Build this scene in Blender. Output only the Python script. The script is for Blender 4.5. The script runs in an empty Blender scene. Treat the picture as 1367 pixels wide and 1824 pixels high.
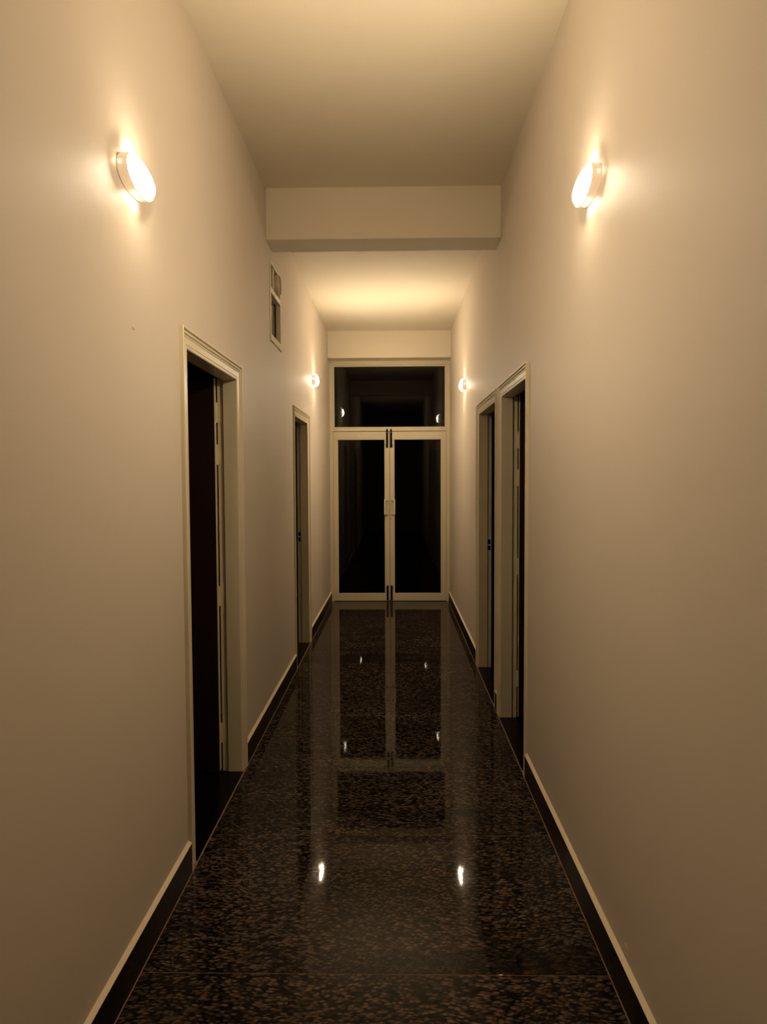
import bpy, bmesh, math, random
from mathutils import Vector, Matrix

random.seed(7)
S = bpy.context.scene
C = S.collection

# ------------------------------------------------------------------ camera
FPX = 1250.0
cam_d = bpy.data.cameras.new('camera')
cam_d.sensor_fit = 'VERTICAL'
cam_d.sensor_height = 36.0
cam_d.lens = FPX / 1824.0 * 36.0
cam_d.clip_start = 0.02
cam = bpy.data.objects.new('camera', cam_d)
C.objects.link(cam)
yaw, pitch, roll = 0.0176, 0.0478, -0.0045
r0 = Vector((math.cos(yaw), math.sin(yaw), 0))
f0 = Vector((-math.sin(yaw), math.cos(yaw), 0))
zz = Vector((0, 0, 1))
fwd = f0 * math.cos(pitch) - zz * math.sin(pitch)
up0 = f0 * math.sin(pitch) + zz * math.cos(pitch)
rgt = r0 * math.cos(roll) + up0 * math.sin(roll)
up = up0 * math.cos(roll) - r0 * math.sin(roll)
M = Matrix.Identity(4)
for i in range(3):
    M[i][0], M[i][1], M[i][2] = rgt[i], up[i], -fwd[i]
M.translation = Vector((0.0739, 0.0, 1.552))
cam.matrix_world = M
S.camera = cam

# ------------------------------------------------------------------ world (a night sky) and exposure
w = bpy.data.worlds.new('night')
S.world = w
w.use_nodes = True
w.node_tree.nodes['Background'].inputs[0].default_value = (0.5, 0.6, 1.0, 1)
w.node_tree.nodes['Background'].inputs[1].default_value = 0.0004
S.view_settings.view_transform = 'Standard'
S.view_settings.look = 'None'
S.view_settings.gamma = 1.0
S.view_settings.use_curve_mapping = False
S.view_settings.exposure = 0.0
DOME_POWER = 240.0       # emission of the opal lamp domes
SLOT_POWER = 135.0      # emission of the side slots of the lamps
LAMP_COLOR = (1.0, 0.82, 0.58)

# ------------------------------------------------------------------ materials
def new_mat(name):
    m = bpy.data.materials.new(name)
    m.use_nodes = True
    nt = m.node_tree
    return m, nt, nt.nodes['Principled BSDF']

def noise_bump(nt, b, scale, strength, dist=0.001, detail=3.0):
    tc = nt.nodes.new('ShaderNodeNewGeometry')
    n = nt.nodes.new('ShaderNodeTexNoise')
    n.inputs['Scale'].default_value = scale
    n.inputs['Detail'].default_value = detail
    nt.links.new(tc.outputs['Position'], n.inputs['Vector'])
    bp = nt.nodes.new('ShaderNodeBump')
    bp.inputs['Strength'].default_value = strength
    bp.inputs['Distance'].default_value = dist
    nt.links.new(n.outputs['Fac'], bp.inputs['Height'])
    nt.links.new(bp.outputs['Normal'], b.inputs['Normal'])
    return tc, n

def paint(name, col, rough, bscale, bstr, var=0.04, bdist=0.001):
    m, nt, b = new_mat(name)
    b.inputs['Roughness'].default_value = rough
    b.inputs['IOR'].default_value = 1.45
    tc, n = noise_bump(nt, b, bscale, bstr, bdist)
    n2 = nt.nodes.new('ShaderNodeTexNoise')
    n2.inputs['Scale'].default_value = 1.3
    n2.inputs['Detail'].default_value = 4
    nt.links.new(tc.outputs['Position'], n2.inputs['Vector'])
    mx = nt.nodes.new('ShaderNodeMix'); mx.data_type = 'RGBA'
    mx.inputs['A'].default_value = tuple(c * (1 - var) for c in col) + (1,)
    mx.inputs['B'].default_value = tuple(min(1, c * (1 + var)) for c in col) + (1,)
    nt.links.new(n2.outputs['Fac'], mx.inputs['Factor'])
    nt.links.new(mx.outputs['Result'], b.inputs['Base Color'])
    return m

M_wall = paint('wall_paint', (0.62, 0.535, 0.43), 0.55, 9.0, 0.25, 0.03, 0.003)
M_ceil = paint('ceiling_paint', (0.72, 0.635, 0.48), 0.7, 14.0, 0.25, 0.03, 0.003)
M_frame = paint('cream_enamel', (0.66, 0.575, 0.395), 0.32, 40.0, 0.2, 0.06)
M_plaster = paint('cream_putty', (0.78, 0.66, 0.46), 0.6, 60.0, 0.5, 0.08)
M_black = paint('black_metal', (0.003, 0.003, 0.003), 0.5, 80.0, 0.1)
M_black.node_tree.nodes['Principled BSDF'].inputs['Specular IOR Level'].default_value = 0.1
M_grout = paint('tan_grout', (0.26, 0.165, 0.085), 0.8, 120.0, 0.4, 0.2)
M_lampbase = paint('lamp_base_plastic', (0.74, 0.56, 0.38), 0.4, 60.0, 0.05)
M_rebate_shadow = paint('dark_brown_rebate_shadow', (0.05, 0.03, 0.015), 0.6, 60.0, 0.1)  # dark colour for the painted shadow line in the door rebates
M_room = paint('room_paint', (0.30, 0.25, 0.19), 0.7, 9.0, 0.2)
M_darkglass_back = paint('grey_panel', (0.16, 0.14, 0.10), 0.5, 30.0, 0.2)
M_fan = paint('fan_plastic', (0.60, 0.50, 0.34), 0.45, 50.0, 0.2, 0.15)

def leaf_mat():
    m, nt, b = new_mat('maroon_laminate')
    g = nt.nodes.new('ShaderNodeNewGeometry')
    mp = nt.nodes.new('ShaderNodeMapping'); mp.inputs['Scale'].default_value = (30, 30, 2)
    n = nt.nodes.new('ShaderNodeTexNoise'); n.inputs['Scale'].default_value = 2; n.inputs['Detail'].default_value = 5
    cr = nt.nodes.new('ShaderNodeValToRGB')
    cr.color_ramp.elements[0].color = (0.010, 0.0025, 0.002, 1)
    cr.color_ramp.elements[1].color = (0.022, 0.006, 0.004, 1)
    nt.links.new(g.outputs['Position'], mp.inputs['Vector'])
    nt.links.new(mp.outputs['Vector'], n.inputs['Vector'])
    nt.links.new(n.outputs['Fac'], cr.inputs['Fac'])
    nt.links.new(cr.outputs['Color'], b.inputs['Base Color'])
    b.inputs['Roughness'].default_value = 0.45
    return m
M_leaf = leaf_mat()

def granite(name, fleck, dark, rough, amount, spec):
    m, nt, b = new_mat(name)
    L = nt.links.new
    g = nt.nodes.new('ShaderNodeNewGeometry')
    oi = nt.nodes.new('ShaderNodeObjectInfo')
    off = nt.nodes.new('ShaderNodeVectorMath'); off.operation = 'SCALE'
    off.inputs[0].default_value = (3.1, 7.7, 0)
    L(oi.outputs['Random'], off.inputs['Scale'])
    add = nt.nodes.new('ShaderNodeVectorMath'); add.operation = 'ADD'
    L(g.outputs['Position'], add.inputs[0]); L(off.outputs['Vector'], add.inputs[1])
    # gentle warp so the flecks flow
    wn = nt.nodes.new('ShaderNodeTexNoise'); wn.inputs['Scale'].default_value = 3.0; wn.inputs['Detail'].default_value = 3
    L(add.outputs['Vector'], wn.inputs['Vector'])
    ws = nt.nodes.new('ShaderNodeVectorMath'); ws.operation = 'SCALE'; ws.inputs['Scale'].default_value = 0.10
    L(wn.outputs['Color'], ws.inputs[0])
    ad2 = nt.nodes.new('ShaderNodeVectorMath'); ad2.operation = 'ADD'
    L(add.outputs['Vector'], ad2.inputs[0]); L(ws.outputs['Vector'], ad2.inputs[1])
    mp = nt.nodes.new('ShaderNodeMapping')
    mp.inputs['Rotation'].default_value = (0, 0, math.radians(14))
    mp.inputs['Scale'].default_value = (54, 125, 60)
    L(ad2.outputs['Vector'], mp.inputs['Vector'])
    vo = nt.nodes.new('ShaderNodeTexVoronoi'); vo.inputs['Scale'].default_value = 1.0
    L(mp.outputs['Vector'], vo.inputs['Vector'])
    cell = nt.nodes.new('ShaderNodeSeparateColor')
    L(vo.outputs['Color'], cell.inputs['Color'])
    cr = nt.nodes.new('ShaderNodeValToRGB')
    e = cr.color_ramp.elements
    e[0].position = 0.15; e[0].color = (0, 0, 0, 1)
    e[1].position = 1.0; e[1].color = (1, 1, 1, 1)
    L(cell.outputs['Red'], cr.inputs['Fac'])
    edge = nt.nodes.new('ShaderNodeMapRange')
    edge.inputs['From Min'].default_value = 0.35; edge.inputs['From Max'].default_value = 0.75
    edge.inputs['To Min'].default_value = 1.0; edge.inputs['To Max'].default_value = 0.0
    L(vo.outputs['Distance'], edge.inputs['Value'])
    mul = nt.nodes.new('ShaderNodeMath'); mul.operation = 'MULTIPLY'
    L(cr.outputs['Color'], mul.inputs[0]); L(edge.outputs['Result'], mul.inputs[1])
    # clouds and slanting dark / pale veins
    cn = nt.nodes.new('ShaderNodeTexNoise'); cn.inputs['Scale'].default_value = 2.2; cn.inputs['Detail'].default_value = 4
    L(add.outputs['Vector'], cn.inputs['Vector'])
    cm = nt.nodes.new('ShaderNodeMapRange')
    cm.inputs['From Min'].default_value = 0.35; cm.inputs['From Max'].default_value = 0.65
    cm.inputs['To Min'].default_value = 0.7; cm.inputs['To Max'].default_value = 1.15
    L(cn.outputs['Fac'], cm.inputs['Value'])
    vm = nt.nodes.new('ShaderNodeMapping'); vm.inputs['Rotation'].default_value = (0, 0, math.radians(-24))
    vm.inputs['Scale'].default_value = (0.25, 1.9, 1)
    L(ad2.outputs['Vector'], vm.inputs['Vector'])
    vn = nt.nodes.new('ShaderNodeTexNoise'); vn.inputs['Scale'].default_value = 1.6; vn.inputs['Detail'].default_value = 5
    L(vm.outputs['Vector'], vn.inputs['Vector'])
    vr = nt.nodes.new('ShaderNodeValToRGB')
    vr.color_ramp.elements[0].position = 0.36; vr.color_ramp.elements[0].color = (0.45, 0.45, 0.45, 1)
    vr.color_ramp.elements[1].position = 0.42; vr.color_ramp.elements[1].color = (1, 1, 1, 1)
    el = vr.color_ramp.elements.new(0.62); el.color = (1, 1, 1, 1)
    el = vr.color_ramp.elements.new(0.66); el.color = (1.7, 1.7, 1.7, 1)
    el = vr.color_ramp.elements.new(0.70); el.color = (1, 1, 1, 1)
    L(vn.outputs['Fac'], vr.inputs['Fac'])
    m2 = nt.nodes.new('ShaderNodeMath'); m2.operation = 'MULTIPLY'
    L(mul.outputs[0], m2.inputs[0]); L(cm.outputs['Result'], m2.inputs[1])
    m3 = nt.nodes.new('ShaderNodeMath'); m3.operation = 'MULTIPLY'
    L(m2.outputs[0], m3.inputs[0]); L(vr.outputs['Color'], m3.inputs[1])
    m4 = nt.nodes.new('ShaderNodeMath'); m4.operation = 'MULTIPLY'; m4.inputs[1].default_value = amount
    L(m3.outputs[0], m4.inputs[0])
    # fleck hue varies between brown and grey
    hue = nt.nodes.new('ShaderNodeMix'); hue.data_type = 'RGBA'
    hue.inputs['A'].default_value = fleck[0] + (1,); hue.inputs['B'].default_value = fleck[1] + (1,)
    L(cell.outputs['Green'], hue.inputs['Factor'])
    fin = nt.nodes.new('ShaderNodeMix'); fin.data_type = 'RGBA'
    fin.inputs['A'].default_value = dark + (1,)
    L(m4.outputs[0], fin.inputs['Factor']); L(hue.outputs['Result'], fin.inputs['B'])
    L(fin.outputs['Result'], b.inputs['Base Color'])
    b.inputs['Roughness'].default_value = rough
    b.inputs['IOR'].default_value = 1.5
    b.inputs['Specular IOR Level'].default_value = spec
    b.inputs['Specular Tint'].default_value = (1.0, 0.88, 0.68, 1)
    bn = nt.nodes.new('ShaderNodeTexNoise'); bn.inputs['Scale'].default_value = 60; bn.inputs['Detail'].default_value = 2
    L(g.outputs['Position'], bn.inputs['Vector'])
    bp = nt.nodes.new('ShaderNodeBump'); bp.inputs['Strength'].default_value = 0.008; bp.inputs['Distance'].default_value = 0.001
    L(bn.outputs['Fac'], bp.inputs['Height']); L(bp.outputs['Normal'], b.inputs['Normal'])
    return m

M_granite = granite('brown_fleck_granite', ((0.19, 0.11, 0.063), (0.165, 0.13, 0.107)), (0.006, 0.0045, 0.0035), 0.035, 0.78, 0.09)
M_skirt = granite('dark_skirting_granite', ((0.09, 0.055, 0.03), (0.07, 0.05, 0.035)), (0.005, 0.0035, 0.0025), 0.35, 0.7, 0.08)
M_sill = granite('black_sill_granite', ((0.02, 0.014, 0.01), (0.02, 0.016, 0.012)), (0.003, 0.0025, 0.002), 0.25, 0.5, 0.06)

def glass_mat(name, tint):
    m = bpy.data.materials.new(name); m.use_nodes = True
    nt = m.node_tree; nt.nodes.clear()
    out = nt.nodes.new('ShaderNodeOutputMaterial')
    tr = nt.nodes.new('ShaderNodeBsdfTransparent'); tr.inputs['Color'].default_value = tint + (1,)
    gl = nt.nodes.new('ShaderNodeBsdfGlossy'); gl.inputs['Roughness'].default_value = 0.015
    gl.inputs['Color'].default_value = (0.55, 0.55, 0.55, 1)
    fr = nt.nodes.new('ShaderNodeFresnel'); fr.inputs['IOR'].default_value = 1.5
    mx = nt.nodes.new('ShaderNodeMixShader')
    nt.links.new(fr.outputs[0], mx.inputs[0]); nt.links.new(tr.outputs[0], mx.inputs[1]); nt.links.new(gl.outputs[0], mx.inputs[2])
    nt.links.new(mx.outputs[0], out.inputs['Surface'])
    return m
M_glass = glass_mat('tinted_door_glass', (0.35, 0.33, 0.30))

def emit_mat(name, col, power):
    m, nt, b = new_mat(name)
    b.inputs['Base Color'].default_value = (0.8, 0.75, 0.65, 1)
    b.inputs['Emission Color'].default_value = col + (1,)
    b.inputs['Emission Strength'].default_value = power
    return m
M_lampbase.node_tree.nodes['Principled BSDF'].inputs['Emission Color'].default_value = (1.0, 0.72, 0.42, 1)
M_lampbase.node_tree.nodes['Principled BSDF'].inputs['Emission Strength'].default_value = 0.55   # light glowing through the plastic
M_dome_far = emit_mat('lit_opal_dome_brighter', LAMP_COLOR, DOME_POWER * 1.25)
M_dome = emit_mat('lit_opal_dome', LAMP_COLOR, DOME_POWER)
M_slot = emit_mat('lit_lamp_slot', (1.0, 0.82, 0.56), SLOT_POWER)

# ------------------------------------------------------------------ mesh helpers
def add_box(bm, x0, x1, y0, y1, z0, z1, bevel=0.0):
    x0, x1 = sorted((x0, x1)); y0, y1 = sorted((y0, y1)); z0, z1 = sorted((z0, z1))
    vs = [bm.verts.new(p) for p in ((x0, y0, z0), (x1, y0, z0), (x1, y1, z0), (x0, y1, z0),
                                    (x0, y0, z1), (x1, y0, z1), (x1, y1, z1), (x0, y1, z1))]
    fs = [bm.faces.new([vs[i] for i in q]) for q in
          ((0, 3, 2, 1), (4, 5, 6, 7), (0, 1, 5, 4), (1, 2, 6, 5), (2, 3, 7, 6), (3, 0, 4, 7))]
    if bevel > 0:
        es = list({e for f in fs for e in f.edges})
        bmesh.ops.bevel(bm, geom=es, offset=bevel, segments=2, affect='EDGES', profile=0.5)
    return vs

def add_lathe(bm, prof, axis='X', seg=32, center=(0, 0, 0)):
    """prof: (along, radius) pairs, turned round the local axis"""
    rings = []
    for a, r in prof:
        ring = []
        if r < 1e-6:
            ring = [None]
        for k in range(seg if r >= 1e-6 else 1):
            t = 2 * math.pi * k / seg
            p = {'X': (a, r * math.cos(t), r * math.sin(t)), 'Y': (r * math.cos(t), a, r * math.sin(t)),
                 'Z': (r * math.cos(t), r * math.sin(t), a)}[axis]
            v = bm.verts.new((p[0] + center[0], p[1] + center[1], p[2] + center[2]))
            if r < 1e-6: ring[0] = v
            else: ring.append(v)
        rings.append(ring)
    for A, B in zip(rings, rings[1:]):
        n = max(len(A), len(B))
        if n == 1: continue
        for k in range(n):
            a0, a1 = A[k % len(A)], A[(k + 1) % len(A)]
            b0, b1 = B[k % len(B)], B[(k + 1) % len(B)]
            q = []
            for v in (a0, a1, b1, b0):
                if v not in q: q.append(v)
            if len(q) > 2: bm.faces.new(q)

def obj(name, bm, mat, parent=None, smooth=False):
    bmesh.ops.recalc_face_normals(bm, faces=bm.faces[:])
    me = bpy.data.meshes.new(name)
    bm.to_mesh(me); bm.free()
    me.materials.append(mat)
    if smooth:
        for p in me.polygons: p.use_smooth = True
    o = bpy.data.objects.new(name, me)
    C.objects.link(o)
    if parent: o.parent = parent
    return o

def box(name, mat, parent, x0, x1, y0, y1, z0, z1, bevel=0.0):
    bm = bmesh.new(); add_box(bm, x0, x1, y0, y1, z0, z1, bevel)
    return obj(name, bm, mat, parent)

def empty(name, loc=(0, 0, 0), rz=0.0):
    o = bpy.data.objects.new(name, None); C.objects.link(o)
    o.location = loc; o.rotation_euler = (0, 0, rz); o.empty_display_size = 0.05
    return o

def tag(o, label, cat, group=None):
    o['label'] = label; o['category'] = cat
    if group: o['group'] = group

def struct(o, label=None, cat=None):
    o['kind'] = 'structure'
    if label: o['label'] = label
    if cat: o['category'] = cat
    return o

def copy_tree(o, parent=None):
    c = o.copy(); C.objects.link(c); c.parent = parent
    for ch in list(o.children): copy_tree(ch, c)
    return c

# ------------------------------------------------------------------ layout
WX = 0.75                 # half width of the corridor
WT = 0.102                # thickness of the side walls
YB, YE = -3.4, 8.98       # ends of the corridor
ZC, ZC2 = 3.3975, 3.335   # ceilings of the two bays
Y1, Y1B, ZB = 4.539, 4.79, 3.0755      # the beam across the middle
Y2, ZB2 = 8.578, 3.012                 # lintel over the glass door
YF = 8.80                 # face of the glass door's frame
SK = 0.014                # how far the skirting stands proud
SH = 0.119
CW = 0.085                # casing width
ZT = 2.142                # top of the casings
# side, clear opening near, far, hinge side leaf in view?
DOORS = [(-1, 2.775, 3.640, True), (-1, 5.725, 6.563, False), (1, 3.668, 4.490, True), (1, 4.768, 5.702, False)]
ZO = ZT - 0.078           # clear height

# ------------------------------------------------------------------ walls
def side_wall(s, name, label):
    bm = bmesh.new()
    ops = [(a - 0.055, b + 0.055, -0.1, ZO + 0.055) for (sd, a, b, _) in DOORS if sd == s]
    if s < 0: ops.append((VY0, VY1, VZ0, VZ1))
    ops.sort()
    y = YB
    for a, b, z0, z1 in ops:
        add_box(bm, s * WX, s * (WX + WT), y, a, -0.1, 3.55)
        add_box(bm, s * WX, s * (WX + WT), a, b, z1, 3.55)
        if z0 > 0: add_box(bm, s * WX, s * (WX + WT), a, b, -0.1, z0)
        y = b
    add_box(bm, s * WX, s * (WX + WT), y, YE + 0.2, -0.1, 3.55)
    return struct(obj(name, bm, M_wall), label, 'wall')

VY0, VY1, VZ0, VZ1 = 4.66, 5.075, 2.475, 2.995
wl = side_wall(-1, 'wall_left', 'cream painted corridor wall on the left with the small fan window')
wr = side_wall(1, 'wall_right', 'cream painted corridor wall on the right with two doorways side by side')
struct(box('wall_back', M_wall, None, -WX - WT, WX + WT, YB - 0.15, YB, -0.1, 3.55), 'cream wall closing the corridor behind the viewer', 'wall')
# stains / dents on the walls
def spot(name, parent, mat, p, r, n=(1, 0, 0), sq=1.0):
    bm = bmesh.new()
    add_lathe(bm, [(0.0, r), (0.0008, r * 0.8), (0.0012, 0)], 'X', 10)
    o = obj(name, bm, mat, parent)
    o.location = p
    o.rotation_euler = (0, 0, math.atan2(n[1], n[0]))
    o.scale = (1, 1, sq)
    return o
spot('nail_hole', wl, M_black, (-WX, 4.51, 3.385), 0.005)
spot('nail_hole', wr, M_black, (WX, 4.52, 3.37), 0.004, (-1, 0, 0))
pb = spot('plaster_bump', wl, M_wall, (-WX, 2.22, 2.03), 0.014, sq=0.5); pb.scale.x = 2.2
spot('scuff', wr, M_plaster, (WX, 2.02, 0.17), 0.012, (-1, 0, 0), 0.4)

# ceilings and beams
struct(box('ceiling', M_ceil, None, -WX, WX, YB, Y1 + 0.1, ZC, 3.55), 'pale cream ceiling of the nearer corridor bay', 'ceiling')
struct(box('ceiling', M_ceil, None, -WX, WX, Y1B - 0.1, YE, ZC2 + 0.0, 3.55), 'pale cream ceiling of the far corridor bay beyond the beam', 'ceiling')
struct(box('trim_1', M_ceil, None, -WX, WX, Y1, Y1B, ZB, 3.5, 0.004), 'cream ceiling beam crossing the middle of the corridor', 'beam')
struct(box('trim_2', M_ceil, None, -WX, WX, Y2, YE + 0.1, ZB2, 3.5, 0.004), 'cream lintel above the glass double door', 'lintel')

# ------------------------------------------------------------------ floor of granite slabs
fl = struct(box('floor', M_grout, None, -WX, WX, YB, YE, -0.06, -0.0007), 'polished dark brown granite slab floor', 'floor')
PITCH, J0 = 0.858, 2.127
k = math.floor((YB - J0) / PITCH)
sw = WX - SK - 0.002
y = J0 + k * PITCH
while y < YE:
    a, b = max(y, YB) + 0.001, min(y + PITCH, YE) - 0.001
    if b - a > 0.05:
        box('granite_slab', M_granite, fl, -sw, sw, a, b, -0.025, 0.0, 0.0006)
    y += PITCH
# dark rooms behind the side walls: plain shells, unlit
for s, nm in ((-1, 'left'), (1, 'right')):
    x0, x1 = s * (WX + WT), s * 3.6
    struct(box('floor_room_' + nm, M_sill, None, x0, x1, YB, YE + 0.2, -0.06, -0.004), 'dark floor of the unlit rooms on the ' + nm, 'floor')
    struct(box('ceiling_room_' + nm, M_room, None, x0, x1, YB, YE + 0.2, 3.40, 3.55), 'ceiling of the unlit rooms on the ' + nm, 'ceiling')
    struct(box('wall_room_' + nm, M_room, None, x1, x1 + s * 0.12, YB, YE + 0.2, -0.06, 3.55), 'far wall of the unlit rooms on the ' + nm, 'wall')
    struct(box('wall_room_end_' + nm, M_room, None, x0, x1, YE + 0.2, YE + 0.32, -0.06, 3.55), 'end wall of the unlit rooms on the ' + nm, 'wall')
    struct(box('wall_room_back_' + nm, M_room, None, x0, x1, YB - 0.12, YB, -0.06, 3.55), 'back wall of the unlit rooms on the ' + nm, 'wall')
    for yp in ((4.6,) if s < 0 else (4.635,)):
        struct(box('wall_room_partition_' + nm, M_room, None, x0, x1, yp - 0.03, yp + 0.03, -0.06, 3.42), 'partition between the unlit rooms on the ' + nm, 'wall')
# dark porch outside the glass door
struct(box('floor_porch', M_sill, None, -WX - WT, WX + WT, YE, YE + 4.0, -0.10, -0.03), 'unlit porch floor beyond the glass door', 'floor')

# ------------------------------------------------------------------ skirting
def skirting(s, name, label):
    root = empty(name); struct(root, label, 'baseboard')
    gaps = sorted([(a - CW, b + CW) for (sd, a, b, _) in DOORS if sd == s])
    segs, y = [], YB
    for a, b in gaps:
        segs.append((y, a)); y = b
    segs.append((y, YF))
    for a, b in segs:
        # granite tiles about 0.86 m long
        n = max(1, round((b - a) / 0.858)); st = (b - a) / n
        for i in range(n):
            box('skirting_tile', M_skirt, root, s * WX, s * (WX - SK), a + i * st + 0.0005, a + (i + 1) * st - 0.0005, -0.01, SH - 0.002, 0.0006)
        # sloping cream putty fillet on top
        bm = bmesh.new()
        prof = [(0, SH - 0.002), (SK + 0.0005, SH - 0.002), (SK + 0.0005, SH), (0, SH + 0.009)]
        r = [[bm.verts.new((s * (WX - u), yy, z)) for u, z in prof] for yy in (a, b)]
        for i in range(4):
            bm.faces.new((r[0][i], r[0][(i + 1) % 4], r[1][(i + 1) % 4], r[1][i]))
        bm.faces.new(r[0]); bm.faces.new(r[1][::-1])
        obj('putty_fillet', bm, M_plaster, root)
        # grout line at the foot
        box('grout_line', M_grout, root, s * (WX - SK), s * (WX - SK - 0.0035), a, b, -0.004, 0.0012)
    return root
skirting(-1, 'baseboard_left', 'dark granite skirting along the foot of the left wall')
skirting(1, 'baseboard_right', 'dark granite skirting along the foot of the right wall')

# ------------------------------------------------------------------ side doorways
PROF = [(0.0, 0.0), (0.0, 0.015), (0.002, 0.017), (0.009, 0.017), (0.011, 0.015), (0.013, 0.008), (0.017, 0.008), (0.019, 0.0115),
        (0.023, 0.012), (0.027, 0.010), (0.029, 0.005), (0.033, 0.005), (0.035, 0.007), (0.039, 0.0045), (0.066, 0.004), (0.069, 0.002),
        (0.072, 0.002), (0.075, 0.0045), (0.081, 0.0045), (CW, 0.002), (CW, 0.0)]

def casing(root, s, y0, y1):
    """moulded architrave with mitred corners: two sides and a head"""
    def ring(i, u):
        ks = 0.078 / CW
        return ((y0 + u, 0.0), (y0 + u, ZT - u * ks), (y1 - u, ZT - u * ks), (y1 - u, 0.0))[i]
    for i, nm in ((0, 'casing_side'), (1, 'casing_head'), (2, 'casing_side')):
        bm = bmesh.new()
        R = []
        for j in (i, i + 1):
            R.append([bm.verts.new((s * (WX - h), ring(j, u)[0], ring(j, u)[1])) for u, h in PROF])
        n = len(PROF)
        for q in range(n):
            bm.faces.new((R[0][q], R[0][(q + 1) % n], R[1][(q + 1) % n], R[1][q]))
        bm.faces.new(R[0]); bm.faces.new(R[1][::-1])
        obj(nm, bm, M_frame, root)

D_STOP = 0.069            # depth of the stop part of the jamb
REB = 0.014               # rebate

def hinge(parent, s, xh, yh, z, h=0.105, name='hinge'):
    """butt hinge: knuckles round a pin and two plates"""
    bm = bmesh.new()
    n = 5
    for i in range(n):
        z0 = z + h * i / n + 0.0006; z1 = z + h * (i + 1) / n - 0.0006
        add_lathe(bm, [(z0, 0), (z0, 0.0045), (z1, 0.0045), (z1, 0)], 'Z', 10, (xh, yh, 0))
    # plate on the jamb rebate and plate on the leaf edge
    add_box(bm, xh, xh - s * 0.030, yh + 0.0008, yh + 0.0032, z, z + h)
    add_box(bm, xh + s * 0.0002, xh + s * 0.0022, yh - 0.034, yh + 0.001, z, z + h)
    return obj(name, bm, M_frame, parent)

def doorway(n, s, a, b, leaf, label):
    root = empty('door_%d' % n, (0, 0, 0)); struct(root, label, 'door')
    casing(root, s, a - CW, b + CW)
    X = lambda d: s * (WX + d)
    # frame posts with a rebate
    for nm, yf, sg in (('jamb', a, -1), ('jamb', b, 1)):
        bm = bmesh.new()
        pts = [(0.0, yf), (D_STOP, yf), (D_STOP, yf + sg * REB), (WT, yf + sg * REB), (WT, yf + sg * 0.055), (0.0, yf + sg * 0.055)]
        lo = [bm.verts.new((X(d), yy, 0.0)) for d, yy in pts]
        hi = [bm.verts.new((X(d), yy, ZO + 0.055)) for d, yy in pts]
        for i in range(6): bm.faces.new((lo[i], lo[(i + 1) % 6], hi[(i + 1) % 6], hi[i]))
        bm.faces.new(lo); bm.faces.new(hi[::-1])
        j = obj(nm, bm, M_frame, root)
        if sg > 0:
            box('rebate_shadow_strip', M_rebate_shadow, j, X(D_STOP), X(D_STOP + 0.003), yf + 0.001, yf + REB + 0.0005, 0.0, ZO)  # thin dark strip added as the shadow line where the jamb steps back
        if not leaf and sg > 0:
            for z in (0.965, 1.015):
                box('strike_slot', M_black, j, X(D_STOP + 0.006), X(D_STOP + 0.026), yf + REB - 0.0012, yf + REB, z, z + 0.036)
    bm = bmesh.new()
    pts = [(0.0, ZO), (D_STOP, ZO), (D_STOP, ZO + REB), (WT, ZO + REB), (WT, ZO + 0.055), (0.0, ZO + 0.055)]
    lo = [bm.verts.new((X(d), a, z)) for d, z in pts]; hi = [bm.verts.new((X(d), b, z)) for d, z in pts]
    for i in range(6): bm.faces.new((lo[i], lo[(i + 1) % 6], hi[(i + 1) % 6], hi[i]))
    bm.faces.new(lo); bm.faces.new(hi[::-1])
    obj('head_jamb', bm, M_frame, root)
    box('threshold', M_sill, root, X(-SK + 0.004), X(WT), a - CW * 0.0, b, -0.02, 0.003, 0.001)
    if leaf:
        xh, yh = X(WT + 0.004), b + REB - 0.003
        wdt = b - a + REB
        bm = bmesh.new()
        # dark leaf standing open at a right angle, with two raised panels on each face
        add_box(bm, xh + s * 0.003, xh + s * (0.003 + wdt), yh - 0.0355, yh - 0.0005, 0.012, ZO + 0.009, 0.0015)
        lf = obj('door_leaf', bm, M_leaf, root)
        for z0, z1 in ((0.20, 0.95), (1.12, 1.90)):
            box('panel', M_leaf, lf, xh + s * 0.14, xh + s * (wdt - 0.12), yh - 0.0395, yh - 0.0345, z0, z1, 0.0018)
        # cream painted hinge edge of the leaf
        box('leaf_edge', M_frame, lf, xh + s * 0.0022, xh + s * 0.0034, yh - 0.0355, yh - 0.0005, 0.012, ZO + 0.009)
        for z in (leaf):
            hinge(lf, s, xh, yh, z)
        bm = bmesh.new()
        add_lathe(bm, [(yh - 0.036, 0.0), (yh - 0.036, 0.024), (yh - 0.042, 0.024), (yh - 0.045, 0.012), (yh - 0.075, 0.010), (yh - 0.080, 0.024),
                       (yh - 0.095, 0.026), (yh - 0.104, 0.016), (yh - 0.105, 0)], 'Y', 20, (xh + s * (wdt - 0.055), 0, 1.02))
        obj('knob', bm, M_black, lf, True)
    return root

doorway(1, -1, DOORS[0][1], DOORS[0][2], (0.155, 0.885, 1.628, 1.845), 'nearest doorway on the left wall, its maroon leaf standing open')
doorway(2, -1, DOORS[1][1], DOORS[1][2], None, 'far doorway on the left wall close to the glass door')
doorway(3, 1, DOORS[2][1], DOORS[2][2], (0.20, 0.93, 1.50, 1.74), 'nearer doorway on the right wall, its maroon leaf standing open')
doorway(4, 1, DOORS[3][1], DOORS[3][2], None, 'farther doorway on the right wall, moulded casing and dark slots in its jamb')

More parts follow.
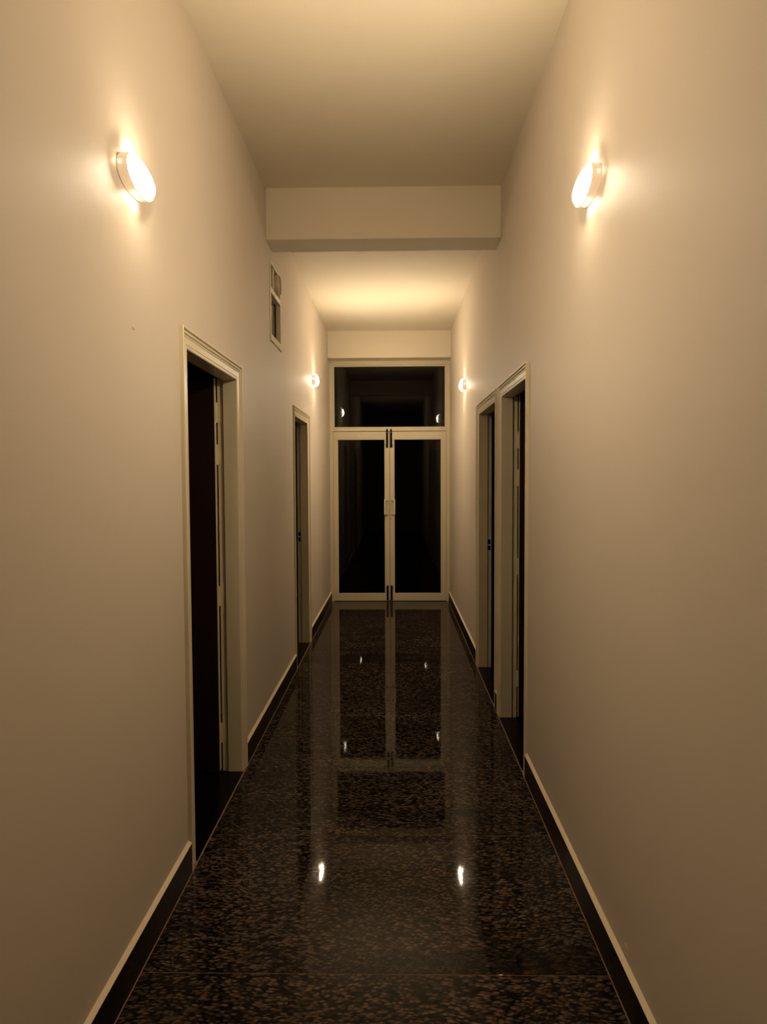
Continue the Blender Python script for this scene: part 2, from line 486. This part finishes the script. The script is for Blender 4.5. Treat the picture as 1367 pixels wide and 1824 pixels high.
# ------------------------------------------------------------------ glass double door at the end
gd = empty('door_5', (0, YF, 0)); struct(gd, 'cream framed glass double door with a transom pane at the corridor end', 'door')
def gbox(name, mat, parent, x0, x1, d0, d1, z0, z1, bevel=0.0):
    """d = distance behind the frame's face"""
    bm = bmesh.new(); add_box(bm, x0, x1, d0, d1, z0, z1, bevel)
    o = obj(name, bm, mat, parent)
    return o
FT = 3.012
gbox('frame_post', M_frame, gd, -0.75, -0.708, 0, 0.10, 0, FT, 0.002)
gbox('frame_post', M_frame, gd, 0.708, 0.75, 0, 0.10, 0, FT, 0.002)
gbox('frame_head', M_frame, gd, -0.708, 0.708, 0, 0.10, 2.962, FT, 0.002)
tb = gbox('transom_bar', M_frame, gd, -0.708, 0.708, 0.0, 0.10, 2.142, 2.180, 0.003)
# beads round the transom glass
for nm, q in (('glazing_bead', (-0.708, -0.690, 2.180, 2.962)), ('glazing_bead', (0.690, 0.708, 2.180, 2.962)),
              ('glazing_bead', (-0.690, 0.690, 2.944, 2.962)), ('glazing_bead', (-0.690, 0.690, 2.180, 2.196))):
    gbox(nm, M_frame, gd, q[0], q[1], 0.012, 0.045, q[2], q[3], 0.003)
gbox('transom_pane', M_glass, gd, -0.700, 0.700, 0.046, 0.051, 2.186, 2.955)
spot('screw_hole', gd, M_black, (-0.735, 0.0, 2.995), 0.008, (0, -1, 0), 0.5)

for sg, xa, xb in ((-1, -0.706, -0.0035), (1, 0.0005, 0.706)):
    z0, z1 = 0.006, 2.137
    if sg < 0: outer, inner = (xa, -0.655), (-0.060, xb)
    else: outer, inner = (0.646, xb), (xa, 0.053)
    bm = bmesh.new()
    d0, d1 = 0.010, 0.048
    add_box(bm, outer[0], outer[1], d0, d1, z0, z1, 0.002)
    add_box(bm, inner[0], inner[1], d0, d1, z0, z1, 0.002)
    gx0, gx1 = (outer[1], inner[0]) if sg < 0 else (inner[1], outer[0])
    add_box(bm, gx0 - 0.004, gx1 + 0.004, d0 + 0.0006, d1, z0, 0.098, 0.002)
    add_box(bm, gx0 - 0.004, gx1 + 0.004, d0 + 0.0006, d1, 2.044, z1, 0.002)
    lf = obj('door_leaf', bm, M_frame, gd)
    for q in ((gx0, gx0 + 0.007, 0.098, 2.044), (gx1 - 0.007, gx1, 0.098, 2.044), (gx0 + 0.007, gx1 - 0.007, 0.098, 0.105), (gx0 + 0.007, gx1 - 0.007, 2.036, 2.044)):
        gbox('glazing_bead', M_frame, lf, q[0], q[1], 0.016, 0.029, q[2], q[3], 0.0015)
    gbox('pane', M_glass, lf, gx0 + 0.001, gx1 - 0.001, 0.030, 0.035, 0.099, 2.043)
    # C-shaped pull handle in cream
    hx0, hx1 = (-0.073, -0.050) if sg < 0 else (0.043, 0.066)
    bm = bmesh.new()
    add_box(bm, hx0, hx1, -0.034, -0.022, 1.098, 1.287, 0.003)
    ex = hx1 + 0.022 if sg < 0 else hx0 - 0.022
    for zc in (1.098, 1.271):
        add_box(bm, hx0 if sg < 0 else hx1, ex, -0.026, 0.012, zc, zc + 0.016, 0.002)
    hd = obj('pull_handle', bm, M_frame, lf)
    for zc in (1.106, 1.279):
        xs = ex - 0.006 if sg < 0 else ex + 0.006
        bm = bmesh.new()
        add_box(bm, xs - 0.008, xs + 0.008, 0.0065, 0.0102, zc - 0.014, zc + 0.003)
        obj('screw', bm, M_black, lf)
    # black tower bolts, top and bottom
    bx = -0.0325 if sg < 0 else 0.018
    for zb0, zb1, tip in ((1.935, 2.125, 1), (0.01, 0.200, -1)):
        bm = bmesh.new()
        add_box(bm, bx - 0.0125, bx + 0.0125, 0.006, 0.0102, zb0, zb1, 0.001)
        add_lathe(bm, [(zb0 + 0.01, 0), (zb0 + 0.01, 0.0075), (zb1 - 0.008, 0.0075), (zb1 - 0.008, 0)], 'Z', 12, (bx, -0.001, 0))
        for zc in (zb0 + 0.015, (zb0 + zb1) / 2, zb1 - 0.03):
            add_box(bm, bx - 0.012, bx + 0.012, -0.009, 0.008, zc, zc + 0.012, 0.002)
        kz = zb0 + 0.03 if tip > 0 else zb1 - 0.036
        add_box(bm, bx + (0 if sg > 0 else -0.021), bx + (0.021 if sg > 0 else 0), -0.008, 0.0, kz, kz + 0.008, 0.001)
        if tip > 0:
            add_box(bm, bx - 0.010, bx + 0.010, -0.008, 0.001, 2.128, 2.168, 0.002)
        obj('tower_bolt', bm, M_black, lf)
    if sg > 0:
        gbox('keyhole', M_black, lf, 0.008, 0.015, 0.0085, 0.0105, 1.035, 1.050)
    # hinges on the outer stile
    hx = -0.7075 if sg < 0 else 0.7075
    for z in (0.10, 1.05, 1.86):
        bm = bmesh.new()
        for i in range(5):
            a0, a1 = z + 0.1 * i / 5 + 0.0008, z + 0.1 * (i + 1) / 5 - 0.0008
            add_lathe(bm, [(a0, 0), (a0, 0.006), (a1, 0.006), (a1, 0)], 'Z', 10, (hx, 0.004, 0))
        add_box(bm, hx - sg * 0.020, hx, 0.0082, 0.0105, z, z + 0.1)
        obj('hinge', bm, M_frame, lf)

# ------------------------------------------------------------------ small window with an exhaust fan, high on the left wall
win = empty('window_1', (-WX, (VY0 + VY1) / 2, VZ0)); struct(win, 'small recessed window high on the left wall behind the beam', 'window')
def wbox(name, mat, parent, d0, d1, y0, y1, z0, z1, bevel=0.0):
    """d = depth into the wall; world y and z"""
    ox, oy, oz = -WX, (VY0 + VY1) / 2, VZ0
    bm = bmesh.new(); add_box(bm, -d0, -d1, y0 - oy, y1 - oy, z0 - oz, z1 - oz, bevel)
    return obj(name, bm, mat, parent)
VS0, VS1 = 2.785, 2.822          # the rail between fan and pane
wbox('frame_side', M_frame, win, -0.006, WT, VY0, VY0 + 0.022, VZ0, VZ1, 0.001)
wbox('frame_side', M_frame, win, -0.006, WT, VY1 - 0.022, VY1, VZ0, VZ1, 0.001)
wbox('frame_sill', M_frame, win, -0.012, WT, VY0 - 0.012, VY1 + 0.012, VZ0 - 0.012, VZ0 + 0.030, 0.001)
wbox('frame_head', M_frame, win, -0.006, WT, VY0 + 0.022, VY1 - 0.022, VZ1 - 0.022, VZ1, 0.001)
wbox('frame_rail', M_frame, win, -0.006, WT, VY0 + 0.022, VY1 - 0.022, VS0, VS1, 0.001)
wbox('mullion', M_frame, win, 0.0, WT, VY0 + 0.135, VY0 + 0.165, VS1, VZ1 - 0.022, 0.001)
wbox('blank_panel', M_darkglass_back, win, 0.008, 0.018, VY0 + 0.022, VY0 + 0.135, VS1, VZ1 - 0.022)
wbox('fan_board', M_darkglass_back, win, 0.030, 0.040, VY0 + 0.165, VY1 - 0.022, VS1, VZ1 - 0.022)
sash = wbox('sash', M_frame, win, 0.024, 0.05, VY0 + 0.022, VY0 + 0.042, VZ0 + 0.03, VS0)
wbox('sash_stile', M_black, win, 0.026, 0.05, VY1 - 0.075, VY1 - 0.022, VZ0 + 0.03, VS0)
M_pane = paint('smoky_pane', (0.07, 0.058, 0.045), 0.2, 30.0, 0.02)
pane = wbox('pane', M_pane, win, 0.028, 0.033, VY0 + 0.042, VY1 - 0.075, VZ0 + 0.03, VS0)

fan = empty('exhaust_fan', (-WX, 4.945, (VS1 + VZ1 - 0.022) / 2))
tag(fan, 'small round exhaust fan in the upper half of the little window on the left wall', 'fan')
bm = bmesh.new()
R_ = 0.074
add_lathe(bm, [(-0.030, R_), (0.014, R_), (0.022, R_ - 0.004), (0.022, R_ - 0.010), (0.012, R_ - 0.010), (-0.028, R_ - 0.009), (-0.030, R_)], 'X', 36)
obj('housing', bm, M_fan, fan)
bm = bmesh.new(); add_lathe(bm, [(-0.029, 0), (-0.029, 0.020), (-0.004, 0.020), (0.004, 0.013), (0.006, 0)], 'X', 20)
obj('hub', bm, M_fan, fan, True)
for i in range(5):
    bm = bmesh.new()
    t = 2 * math.pi * i / 5
    pts = []
    for r, w0, tw in ((0.017, 0.010, 0.9), (0.040, 0.019, 0.7), (0.060, 0.023, 0.5)):
        for e in (-1, 1):
            ly = e * w0 * math.cos(tw); lx = -0.012 + e * w0 * math.sin(tw) * 0.5
            pts.append((lx, r * math.cos(t) - ly * math.sin(t), r * math.sin(t) + ly * math.cos(t)))
    f_ = [bm.verts.new(p) for p in pts]; k_ = [bm.verts.new((p[0] - 0.0015, p[1], p[2])) for p in pts]
    for q in (0, 2):
        bm.faces.new((f_[q], f_[q + 1], f_[q + 3], f_[q + 2])); bm.faces.new((k_[q], k_[q + 2], k_[q + 3], k_[q + 1]))
    ring = [0, 2, 4, 5, 3, 1]
    for u, v in zip(ring, ring[1:] + ring[:1]): bm.faces.new((f_[u], f_[v], k_[v], k_[u]))
    obj('blade', bm, M_fan, fan)
for r in (0.030, 0.048):
    bm = bmesh.new()
    add_lathe(bm, [(0.012, r - 0.0015), (0.015, r - 0.0015), (0.015, r + 0.0015), (0.012, r + 0.0015), (0.012, r - 0.0015)], 'X', 28)
    obj('guard_ring', bm, M_fan, fan)
for i in range(6):
    t = math.pi * i / 6
    bm = bmesh.new(); add_box(bm, 0.0125, 0.0155, -0.064, 0.064, -0.0012, 0.0012)
    o = obj('guard_wire', bm, M_fan, fan); o.rotation_euler = (t, 0, 0)

# ------------------------------------------------------------------ wall lamps
LA, LB = 0.120, 0.058       # half width and half height of the oval lamps
def add_oval(bm, prof, seg=48):
    """prof: (distance from the wall, inset from the oval outline; None closes at the middle)"""
    rings = []
    for d, ins in prof:
        if ins is None:
            rings.append([bm.verts.new((d, 0, 0))])
        else:
            rings.append([bm.verts.new((d, (LA - ins) * math.cos(2 * math.pi * k / seg), (LB - ins) * math.sin(2 * math.pi * k / seg))) for k in range(seg)])
    for A, B in zip(rings, rings[1:]):
        for k in range(seg):
            q = []
            for v in (A[k % len(A)], A[(k + 1) % len(A)], B[(k + 1) % len(B)], B[k % len(B)]):
                if v not in q: q.append(v)
            if len(q) > 2: bm.faces.new(q)

def make_lamp():
    root = empty('wall_lamp')
    bm = bmesh.new()
    add_oval(bm, [(0.0, None), (0.0, 0.002), (0.004, 0.0), (0.029, 0.0), (0.0315, 0.0015), (0.0315, 0.0045), (0.027, 0.005), (0.027, None)])
    obj('base', bm, M_lampbase, root, False)
    bm = bmesh.new()
    add_oval(bm, [(0.0271, 0.006), (0.032, 0.006), (0.037, 0.011), (0.0415, 0.019), (0.0445, 0.029), (0.0465, 0.041), (0.047, None)])
    obj('diffuser', bm, M_dome, root, True)
    # narrow lit slots in the rim: above, below and at both ends
    for y0, y1, z0, z1, d0, d1 in ((-0.050, 0.050, LB - 0.010, LB + 0.0006, 0.013, 0.021), (-0.030, 0.030, -LB - 0.0006, -LB + 0.006, 0.013, 0.021),
                                   (LA - 0.006, LA + 0.0006, -0.004, 0.004, 0.011, 0.013), (-LA - 0.0006, -LA + 0.006, -0.004, 0.004, 0.011, 0.013)):
        bm = bmesh.new()
        add_box(bm, d0, d1, y0, y1, z0, z1)
        obj('light_slot', bm, M_slot, root)
    return root
lamp = make_lamp()
LAMPS = [(-1, 2.228, 2.494, 'oval cream wall lamp, large one high on the left wall nearest the viewer'),
         (1, 2.467, 2.550, 'oval cream wall lamp, large one high on the right wall nearest the viewer'),
         (-1, 7.113, 2.542, 'small distant oval wall lamp on the left wall beside the glass door'),
         (1, 6.918, 2.459, 'small distant oval wall lamp on the right wall beyond the far doorway')]
for i, (s, y, z, lab) in enumerate(LAMPS):
    o = lamp if i == 0 else copy_tree(lamp)
    o.location = (s * WX, y, z)
    o.rotation_euler = (0, 0, 0 if s < 0 else math.pi)
    if y > 5:
        for ch in o.children:
            if ch.name.startswith('diffuser'):
                ch.material_slots[0].link = 'OBJECT'; ch.material_slots[0].material = M_dome_far
    tag(o, lab, 'lamp', 'wall lamps of the corridor')
